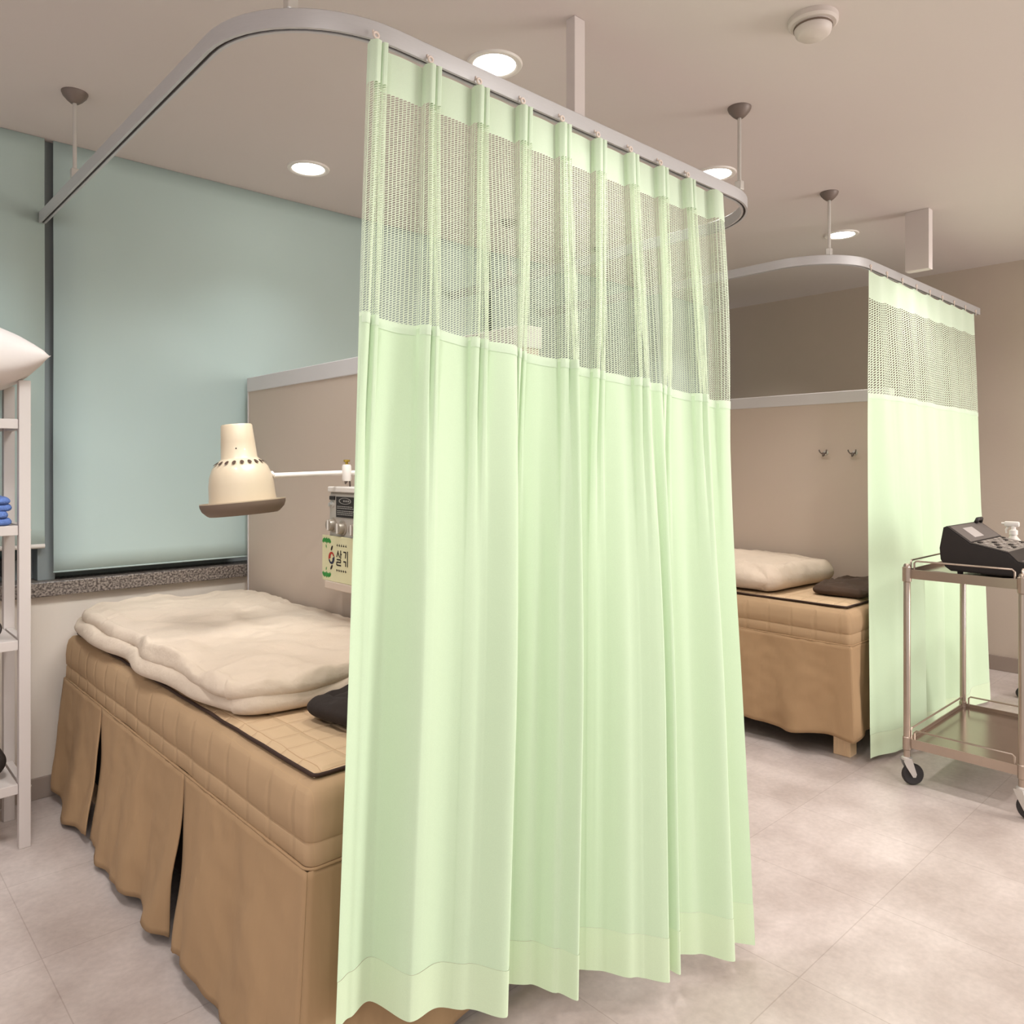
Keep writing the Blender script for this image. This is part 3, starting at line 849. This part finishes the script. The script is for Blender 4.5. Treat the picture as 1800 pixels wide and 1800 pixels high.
bm = bmesh.new(); lathe(bm, [(.012,0), (.012,.004), (.0075,.005), (.007,.014), (.0005,.015)], 20, mtx=Matrix.Rotation(-PI/2,4,'Y'), loc=(FXD-.003, .126, .200)); link('jack', bm, M['rod'], t, True, 40)
link('switch', boxes((FXD-.008, FXD-.003, .108, .141, .216, .229), bev=.001), M['black'], t)
bm = bmesh.new(); a = Vector((.0, .10, DZ1-DZ0+.004)); b = e1-o0+Vector((.004,-.004,-.028)); tube(bm, [a, a+Vector((0,.004,.03)), a.lerp(b,.6)+Vector((0,.012,0)), b], .003, 8); link('cable', bm, M['cup'], t, True)
# sign hanging under it
sp_top, sp_bot = 1.015, .865
YS = at(566, 940, X=1.335).y
t = thing('printed_sign', 'cream card sign with green leaves, red and blue swirl and black letters', 'sign', (1.336, YS-.14, (sp_top+sp_bot)/2))
link('card', boxes((0, .004, -.14, .14, -.078, .078), bev=.001), M['sign'], t)
link('card_ledge', boxes((-.004, .118, -.14, .118, -.105, -.0785), bev=.003), M['partition'], t)
E = -.0006
def to3(a, b, d): return Vector((E-d, -a, b))          # a to the right as seen, b up
# swirl: two comma shapes
def comma(cx, cy, R, a0, sgn=1):
    pts = []
    for k in range(13): 
        a = a0+PI*k/12; pts.append((cx+R*math.cos(a), cy+R*math.sin(a)*1.05))
    for k in range(1, 12):
        f = k/12; a = a0+PI-PI*f; rr = R*(.42+.2*math.sin(PI*f)); pts.append((cx+rr*math.cos(a)+R*.18*math.cos(a0), cy+rr*math.sin(a)*1.05+R*.18*math.sin(a0)))
    return pts
sx, sy = -.075, .002
for nm, mm, a0 in (('swirl_red', M['red'], PI*.1), ('swirl_blue', M['navy'], PI*1.1)):
    bm = bmesh.new(); prism(bm, comma(sx, sy, .020, a0), to3, .0006); link(nm, bm, mm, t)
bm = bmesh.new()
for (cx, cy, an) in ((sx+.002, sy+.034, 1.0), (sx+.0, sy-.032, .9)):
    pts = []
    for k in range(14):
        a = 2*PI*k/14; px_, py_ = .010*math.cos(a), .0045*math.sin(a)
        pts.append((cx+px_*math.cos(an)-py_*math.sin(an), cy+px_*math.sin(an)+py_*math.cos(an)))
    bm = bmesh.new(); prism(bm, pts, to3, .0006); link('leaf_mark', bm, M['ink'], t)
bm = bmesh.new()
def stroke(bm, a, b, w=.0045):
    a, b = Vector(a), Vector(b); d = (b-a).normalized(); n = Vector((-d.y, d.x))*w/2
    prism(bm, [tuple(a+n), tuple(a-n), tuple(b-n), tuple(b+n)], to3, .0006)
lx, ly = -.030, .0
for a, b in [((0,.030),(-.010,.008)), ((-.001,.024),(.009,.008)), ((.016,.032),(.016,.004)), ((.016,.019),(.022,.019)),
             ((-.010,0),(.016,0)), ((.016,0),(.016,-.009)), ((-.010,-.009),(.016,-.009)), ((-.010,-.009),(-.010,-.019)), ((-.010,-.019),(.018,-.019)),
             ((.034,.028),(.050,.028)), ((.050,.028),(.046,.008)), ((.060,.032),(.060,-.02)), ((.034,-.004),(.050,-.004)), ((.048,-.004),(.048,-.02))]:
    stroke(bm, (a[0]+lx, a[1]+ly), (b[0]+lx, b[1]+ly))
for k in range(5):
    stroke(bm, (lx-.010+k*.014, .048), (lx-.003+k*.014, .046), .003); stroke(bm, (lx-.006+k*.014, .053), (lx-.006+k*.014, .046), .002)
    stroke(bm, (lx-.012+k*.014, -.036), (lx-.004+k*.014, -.038), .003); stroke(bm, (lx-.009+k*.014, -.033), (lx-.009+k*.014, -.041), .002)
link('lettering', bm, M['ink'], t)
bm = bmesh.new(); random.seed(4)
for cy, sg in ((.060, -1), (-.058, 1)):
    bm = bmesh.new()
    for k in range(9):
        cx = -.132+k*.006; an = PI/2*sg + (k-4)*.16*-sg; ln = .018+.005*math.sin(k*2)
        pts = []
        for q in range(10):
            a = 2*PI*q/10; px_, py_ = ln/2*math.cos(a), .0032*math.sin(a)
            pts.append((cx+px_*math.cos(an)-py_*math.sin(an), cy+px_*math.sin(an)+py_*math.cos(an)))
        prism(bm, pts, to3, .0005)
    prism(bm, [(-.113, cy+.014*sg), (-.109, cy+.018*sg), (-.108, cy+.027*sg), (-.113, cy+.022*sg)], to3, .0005)
    link('leaf_print', bm, M['green'], t)

# ------------------------------------------------------------------ coat hooks on the far partition
def coat_hook(p, label):
    t = thing('coat_hook', label, 'hook', (P2X, p.y, p.z), 0, 'coat hooks on the far partition')
    bm = bmesh.new(); lathe(bm, [(.001,0), (.013,0), (.013,.004), (.009,.008), (.006,.009), (.006,.022), (.001,.023)], 18, mtx=Matrix.Rotation(-PI/2,4,'Y')); link('plate', bm, M['rod'], t, True, 40)
    bm = bmesh.new()
    for s in (-1, 1): tube(bm, [(-.018,0,0), (-.028, s*.012,-.004), (-.036, s*.018, .006), (-.038, s*.020, .016)], .0035, 8)
    tube(bm, [(-.018,0,0), (-.024,0,-.014), (-.036,0,-.018), (-.042,0,-.008)], .0035, 8)
    link('prong', bm, M['cup'], t, True)
coat_hook(at(1452, 796, X=P2X), 'left small chrome coat hook on the far partition')
coat_hook(at(1503, 796, X=P2X), 'right small chrome coat hook on the far partition, next to the curtain edge')

# ------------------------------------------------------------------ white rack at the left
RX, RYa, RYb = .54, 2.955, 3.215
t = thing('storage_rack', 'white metal storage rack at the left edge, before the window', 'rack', (RX-.45, (RYa+RYb)/2, 0))
o0 = Vector(t.location)
w = .017
for x in (RX, RX-.90):
    for y in (RYa, RYb):
        link('post', boxes((x-w-o0.x, x+w-o0.x, y-w-o0.y, y+w-o0.y, 0, 1.54), bev=.002), M['rack'], t)
        
for z in (1.395, 1.045, .668, .195):
    zt = z+.0
    b = boxes((RX-.90+w+.001-o0.x, RX-w-.001-o0.x, RYa-.010-o0.y, RYa+.010-o0.y, zt-.015, zt+.017), (RX-.90+w+.001-o0.x, RX-w-.001-o0.x, RYb-.010-o0.y, RYb+.010-o0.y, zt-.015, zt+.017),
              (RX-.012-o0.x, RX+.010-o0.x, RYa+w+.001-o0.y, RYb-w-.001-o0.y, zt-.015, zt+.017), (RX-.90-.012-o0.x, RX-.90+.01-o0.x, RYa+w+.001-o0.y, RYb-w-.001-o0.y, zt-.015, zt+.017),
              (RX-.90+w+.001-o0.x, RX-w-.001-o0.x, RYa+.0105-o0.y, RYb-.0105-o0.y, zt+.004, zt+.016), bev=.0015)
    sh = link('shelf', b, M['rack'], t)
    for y in (RYa, RYb):
        bb = bmesh.new(); bmesh.ops.create_uvsphere(bb, u_segments=8, v_segments=6, radius=.005, matrix=Matrix.Translation((RX+w-o0.x, y-o0.y, zt)))
        link('bolt', bb, M['rod'], sh, True)
# pillow on top
bm = bmesh.new(); nx, ny = 50, 36; T_, B_ = [], []
for i in range(nx+1):
    r1, r2 = [], []
    for j in range(ny+1):
        u, v = 2*i/nx-1, 2*j/ny-1
        x = u*.35*(1-.09*(1-u*u)*0 - .07*(1-v*v)*0 ) * (1-.05*(1-v*v)); y = v*.235*(1-.06*(1-u*u))
        h = ((1-u*u)*(1-v*v))**.48
        wv = .006*nz(u*5, v*5, 3)*h
        zt = .16*h + wv; zb = -.125*h
        a = bm.verts.new((x, y, zt)); r1.append(a)
        r2.append(a if i in (0,nx) or j in (0,ny) else bm.verts.new((x, y, zb)))
    T_.append(r1); B_.append(r2)
for i in range(nx):
    for j in range(ny):
        bm.faces.new((T_[i][j], T_[i+1][j], T_[i+1][j+1], T_[i][j+1]))
        bm.faces.new((B_[i][j+1], B_[i+1][j+1], B_[i+1][j], B_[i][j]))
o = link('bed_pillow', bm, M['pillow'], None, True); o.location = (.255, 3.075, 1.583); o.rotation_euler = (0, math.radians(-5), math.radians(-3))
tag(o, 'white bed pillow lying on top of the white rack', 'pillow')
# blue towels
bm = bmesh.new()
for k in range(4):
    puff(bm, -.17-.002*k, .165-.006*(k%2), -.11, .11, k*.023, .026, 40, 24, .003, 14, k*2.1, crown=.15, wob=.012)
bmesh.ops.recalc_face_normals(bm, faces=bm.faces[:])
o = link('folded_towel', bm, M['blue'], None, True); o.location = (.342, 3.052, 1.0625); tag(o, 'blue folded towel on the second shelf of the white rack', 'towel')
# pair of glasses-like ring: a small hoop handle on the third shelf
bm = bmesh.new(); torus(bm, (0,0,.036), .030, .0028, 'Y', 28, 8); o = link('metal_ring', bm, M['ink'], None, True); o.location = (.452, 2.99, .687); tag(o, 'thin dark metal ring standing on the third rack shelf', 'ring')
bm = bmesh.new(); puff(bm, -.17, .16, -.085, .085, 0, .15, 40, 30, .008, 8, 3, crown=.4, wob=.02)
bmesh.ops.recalc_face_normals(bm, faces=bm.faces[:])
o = link('black_bag', bm, M['blackcloth'], None, True); o.location = (.35, 3.085, .213); tag(o, 'soft black bag on the lowest shelf of the white rack', 'bag')

# ------------------------------------------------------------------ steel trolley
TX0, TX1, TY0, TY1 = 3.20, 3.865, .765, 1.155
t = thing('steel_trolley', 'stainless steel two-tier trolley on casters at the right', 'trolley', ((TX0+TX1)/2, (TY0+TY1)/2, 0))
o0 = Vector(t.location)
a, b = (TX1-TX0)/2, (TY1-TY0)/2
def shelf(z, name):
    bm = bmesh.new()
    box(bm, -a, a, -b, -b+.004, z-.018, z+.018); box(bm, -a, a, b-.004, b, z-.018, z+.018)
    box(bm, -a, -a+.004, -b+.004, b-.004, z-.018, z+.018); box(bm, a-.004, a, -b+.004, b-.004, z-.018, z+.018)
    s = link(name, bm, M['steel'], t)
    link('tray_surface', boxes((-a+.004, a-.004, -b+.004, b-.004, z-.002, z+.003)), M['tray'], s)
    bm = bmesh.new(); g = .052; q = .025
    # guard rails: long sides and near/far ends, bent down at the corners
    for s_ in (-1, 1):
        y = s_*(b-.006); tube(bm, [(-a+q, y, z+.012), (-a+q, y, z+g-.008), (-a+q+.008, y, z+g), (a-q-.008, y, z+g), (a-q, y, z+g-.008), (a-q, y, z+.012)], .0036, 8)
    x = -a+.006; tube(bm, [(x, -b+q, z+.012), (x, -b+q, z+g-.008), (x, -b+q+.008, z+g), (x, b-q-.008, z+g), (x, b-q, z+g-.008), (x, b-q, z+.012)], .0036, 8)
    x = a-.006; tube(bm, [(x, -b+q, z+.012), (x, -b+q, z+g-.008), (x, -b+q+.008, z+g), (x, b-q-.008, z+g), (x, b-q, z+g-.008), (x, b-q, z+.012)], .0036, 8)
    link('guard_rail', bm, M['steel'], t, True, 40)
shelf(.832, 'top_shelf'); shelf(.165, 'lower_shelf')
for sx_ in (-1, 1):
    for sy_ in (-1, 1):
        x, y = sx_*a, sy_*b
        bm = bmesh.new(); lathe(bm, [(.001,.112), (.0125,.112), (.0125,.865), (.009,.872), (.001,.873)], 16, loc=(x, y, 0))
        lathe(bm, [(.0126,.80), (.0165,.803), (.0165,.858), (.0126,.861)], 16, loc=(x, y, 0)); lathe(bm, [(.0126,.138), (.0155,.141), (.0155,.188), (.0126,.191)], 16, loc=(x, y, 0))
        lg = link('leg', bm, M['steel'], t, True, 40)
        ang = .5 if (sx_, sy_) == (-1, 1) else -.6
        dx_, dy_ = math.cos(-PI/2+ang+.3), math.sin(-PI/2+ang+.3)
        sd = Vector((-dy_, dx_, 0)); f = Vector((dx_, dy_, 0))
        if (sx_, sy_) == (1, -1): pass
        ctr = Vector((x, y, .042)) + f*.022
        bm = bmesh.new(); R = Matrix(((sd.x, f.x, 0, 0), (sd.y, f.y, 0, 0), (0, 0, 1, 0), (0,0,0,1))) @ Matrix.Rotation(PI/2, 4, 'Y')
        lathe(bm, [(.001,-.008), (.024,-.010), (.036,-.011), (.0405,-.007), (.042,0), (.0405,.007), (.036,.011), (.024,.010), (.001,.008)], 28, mtx=R, loc=ctr)
        link('caster_wheel', bm, M['rubber'], lg, True, 40)
        bm = bmesh.new()
        for s_ in (-1, 1):
            off = sd*(.0165*s_)
            pts = [(-.022,.100), (.012,.104), (.030,.046), (.026,.034), (.016,.034), (-.010,.075)]
            A = [Vector((x, y, 0))+off+f*u_+Vector((0,0,z_)) for u_, z_ in pts]
            B = [p+sd*.002*s_ for p in A]
            VA = [bm.verts.new(p) for p in A]; VB = [bm.verts.new(p) for p in B]
            bm.faces.new(VA); bm.faces.new(VB[::-1])
            for i in range(len(A)): bm.faces.new((VA[i], VB[i], VB[(i+1)%len(A)], VA[(i+1)%len(A)]))
        bmesh.ops.recalc_face_normals(bm, faces=bm.faces[:])
        lathe(bm, [(.001,.100), (.02,.100), (.02,.108), (.01,.113), (.001,.113)], 16, loc=(x, y, 0))
        tube(bm, [ctr-sd*.02, ctr+sd*.02], .005, 10)
        link('caster_fork', bm, M['rod'], lg)
# ------------------------------------------------------------------ console on the trolley
MX0, MX1 = 3.285, 3.70
t = thing('therapy_console', 'black sloped therapy console with grey display panel on the trolley top', 'medical device', ((MX0+MX1)/2, .9, .835))
o0 = Vector(t.location); hx = (MX1-MX0)/2
prof = [(1.045,.862), (1.062,.89), (1.066,.935), (1.052,1.016), (1.040,1.022), (.958,.962), (.83,.935), (.80,.905), (.745,.893), (.735,.86), (.75,.848), (1.025,.848)]
pr = [(y-o0.y, z-o0.z) for y, z in prof]
bm = bmesh.new(); prism(bm, pr, lambda a_, b_, d: Vector((-hx+d, a_, b_)), 2*hx)
es = [e for e in bm.edges if abs(e.verts[0].co.x-e.verts[1].co.x) < 1e-6]
bmesh.ops.bevel(bm, geom=es, offset=.005, segments=2, affect='EDGES')
cb = link('console_body', bm, M['black'], t, True, 35)
def on_slope(p, q, f0, f1, x0, x1, lift, th, name, m, par):
    p, q = Vector((0, p[0]-o0.y, p[1]-o0.z)), Vector((0, q[0]-o0.y, q[1]-o0.z))
    d = (q-p); n = Vector((0, -d.z, d.y)).normalized()
    if n.z < 0: n = -n
    bm = bmesh.new(); V = []
    for s in (lift, lift+th):
        for (f_, x_) in ((f0, x0), (f0, x1), (f1, x1), (f1, x0)):
            c = p + d*f_ + n*s; V.append(bm.verts.new((lerp(-hx, hx, x_), c.y, c.z)))
    for f_ in ((0,1,2,3), (7,6,5,4), (0,4,5,1), (1,5,6,2), (2,6,7,3), (3,7,4,0)): bm.faces.new([V[k] for k in f_])
    bmesh.ops.recalc_face_normals(bm, faces=bm.faces[:])
    return link(name, bm, m, par)
pa, pb, pc = (1.040,1.022), (.958,.962), (.83,.935)
pn = on_slope(pa, pb, .06, .96, .05, .95, 0, .002, 'display_panel', M['panelgrey'], t)
on_slope(pa, pb, .25, .80, .28, .55, .002, .001, 'lcd_screen', M['lcd'], pn)
kp = on_slope(pb, pc, .05, .96, .05, .95, 0, .002, 'control_panel', mat('control_panel_grey', srgb(120,112,104), .5, var=.15, vscale=60), t)
for i in range(5):
    for j in range(7):
        if (i*7+j) % 5 != 3: on_slope(pb, pc, .1+i*.17, .1+i*.17+.09, .1+j*.12, .1+j*.12+.07, .002, .004, 'button', M['btn'] if (i+j) % 3 else M['black'], kp)
on_slope((.80,.905), (.745,.893), .1, .9, .05, .95, 0, .002, 'front_panel', M['panelgrey'], t)
bm = bmesh.new(); tube(bm, [(hx-.09, 1.03-o0.y, 1.02-o0.z), (hx-.085, 1.025-o0.y, 1.035-o0.z), (hx-.035, 1.025-o0.y, 1.035-o0.z), (hx-.03, 1.03-o0.y, 1.02-o0.z)], .008, 10); link('carry_handle', bm, M['black'], t, True)
for x in (-hx+.03, hx-.03):
    for y in (.79, 1.0):
        bm = bmesh.new(); lathe(bm, [(.001,0), (.01,0), (.011,.0135), (.001,.0135)], 12, loc=(x, y-o0.y, 0)); link('rubber_foot', bm, M['rubber'], t)
# black lead lying on the shelf in front of the console
bm = bmesh.new(); pts = []
for k in range(30):
    f = k/29; pts.append((3.245+.012*math.sin(f*9), lerp(1.10, .79, f), .841+.002*math.sin(f*14)))
tube(bm, pts, .0035, 8); o = link('lead_wire', bm, M['cup'], None, True); tag(o, 'grey lead wire lying on the trolley top in front of the console', 'cable')
# ------------------------------------------------------------------ spray bottle behind the console
p = at(1781, 948, X=3.78)
t = thing('spray_bottle', 'clear plastic spray bottle with white trigger behind the black console', 'bottle', (3.785, p.y, .835))
bm = bmesh.new(); lathe(bm, [(.001,0), (.030,0), (.033,.006), (.033,.085), (.028,.105), (.014,.122), (.013,.132), (.001,.132)], 24); link('bottle_body', bm, M['clear'], t, True, 40)
bm = bmesh.new(); lathe(bm, [(.001,.130), (.016,.130), (.016,.148), (.009,.152), (.009,.166), (.001,.166)], 20); link('screw_cap', bm, M['white'], t, True, 40)
bm = bmesh.new(); box(bm, -.009, .009, -.022, .034, .163, .186, bev=.006); tube(bm, [(0,.030,.176), (0,.044,.176)], .005, 10); tube(bm, [(0,.018,.166), (0,.028,.150), (0,.026,.135)], .004, 8); link('trigger_head', bm, M['white'], t, True, 40)

# ------------------------------------------------------------------ rolling stool at the right edge
c = (4.87, .905)
t = thing('rolling_stool', 'black five-caster rolling stool base at the right edge behind the trolley', 'stool', (c[0], c[1], 0), 0)
bm = bmesh.new(); lathe(bm, [(.001,.445), (.16,.445), (.178,.46), (.180,.49), (.165,.51), (.001,.515)], 36); link('seat', bm, M['black'], t, True, 40)
bm = bmesh.new(); lathe(bm, [(.001,.075), (.028,.075), (.028,.20), (.016,.205), (.016,.445), (.001,.445)], 20); link('gas_column', bm, M['black'], t, True, 40)
for k in range(5):
    a_ = PI/2+.1+2*PI*k/5; e = Vector((math.cos(a_), math.sin(a_), 0))
    bm = bmesh.new(); tube(bm, [Vector((0,0,.10))+e*.02, Vector((0,0,.085))+e*.14, Vector((0,0,.072))+e*.255], .016, 10, radii=[.02,.016,.012]); lg = link('base_arm', bm, M['black'], t, True, 40)
    bm = bmesh.new(); sd = Vector((-e.y, e.x, 0))
    R = Matrix(((sd.x, e.x, 0, 0), (sd.y, e.y, 0, 0), (0,0,1,0), (0,0,0,1))) @ Matrix.Rotation(PI/2, 4, 'Y')
    lathe(bm, [(.001,-.020), (.022,-.020), (.029,-.015), (.029,-.004), (.022,-.003), (.022,.003), (.029,.004), (.029,.015), (.022,.020), (.001,.020)], 20, mtx=R, loc=e*.255+Vector((0,0,.029)))
    tube(bm, [e*.255+Vector((0,0,.035)), e*.255+Vector((0,0,.075))], .009, 8)
    link('caster', bm, M['rubber'], lg, True, 40)

def area(loc, tgt, size, e, col):
    l = bpy.data.lights.new('added_side_fill', 'AREA'); l.shape = 'RECTANGLE'; l.size = size[0]; l.size_y = size[1]; l.energy = e; l.color = col
    o = bpy.data.objects.new('added_side_fill', l); C.objects.link(o); o.location = loc
    o.rotation_euler = (Vector(tgt)-Vector(loc)).to_track_quat('-Z', 'Y').to_euler()
area((4.6, -2.6, 1.5), (1.4, 1.4, 1.2), (1.6, 2.0), 110, (1, .98, .95))  # unseen fill area added to bring out the curtain folds, not a window
# ------------------------------------------------------------------ world, camera
w = bpy.data.worlds.new('World'); bpy.context.scene.world = w; w.use_nodes = True
bg = w.node_tree.nodes['Background']; bg.inputs[0].default_value = (1.0, .972, .97, 1); bg.inputs[1].default_value = .85
cam = bpy.data.cameras.new('Camera'); co = bpy.data.objects.new('Camera', cam); C.objects.link(co)
co.location = (0, 0, CAM); co.rotation_euler = (PI/2, 0, -math.atan2(FX, FY))
cam.sensor_width = 36; cam.lens = 1346/1800*36; cam.shift_y = -82/1800; cam.clip_start = .05
sc = bpy.context.scene; sc.camera = co
sc.view_settings.view_transform = 'Standard'; sc.view_settings.look = 'None'; sc.view_settings.exposure = 0
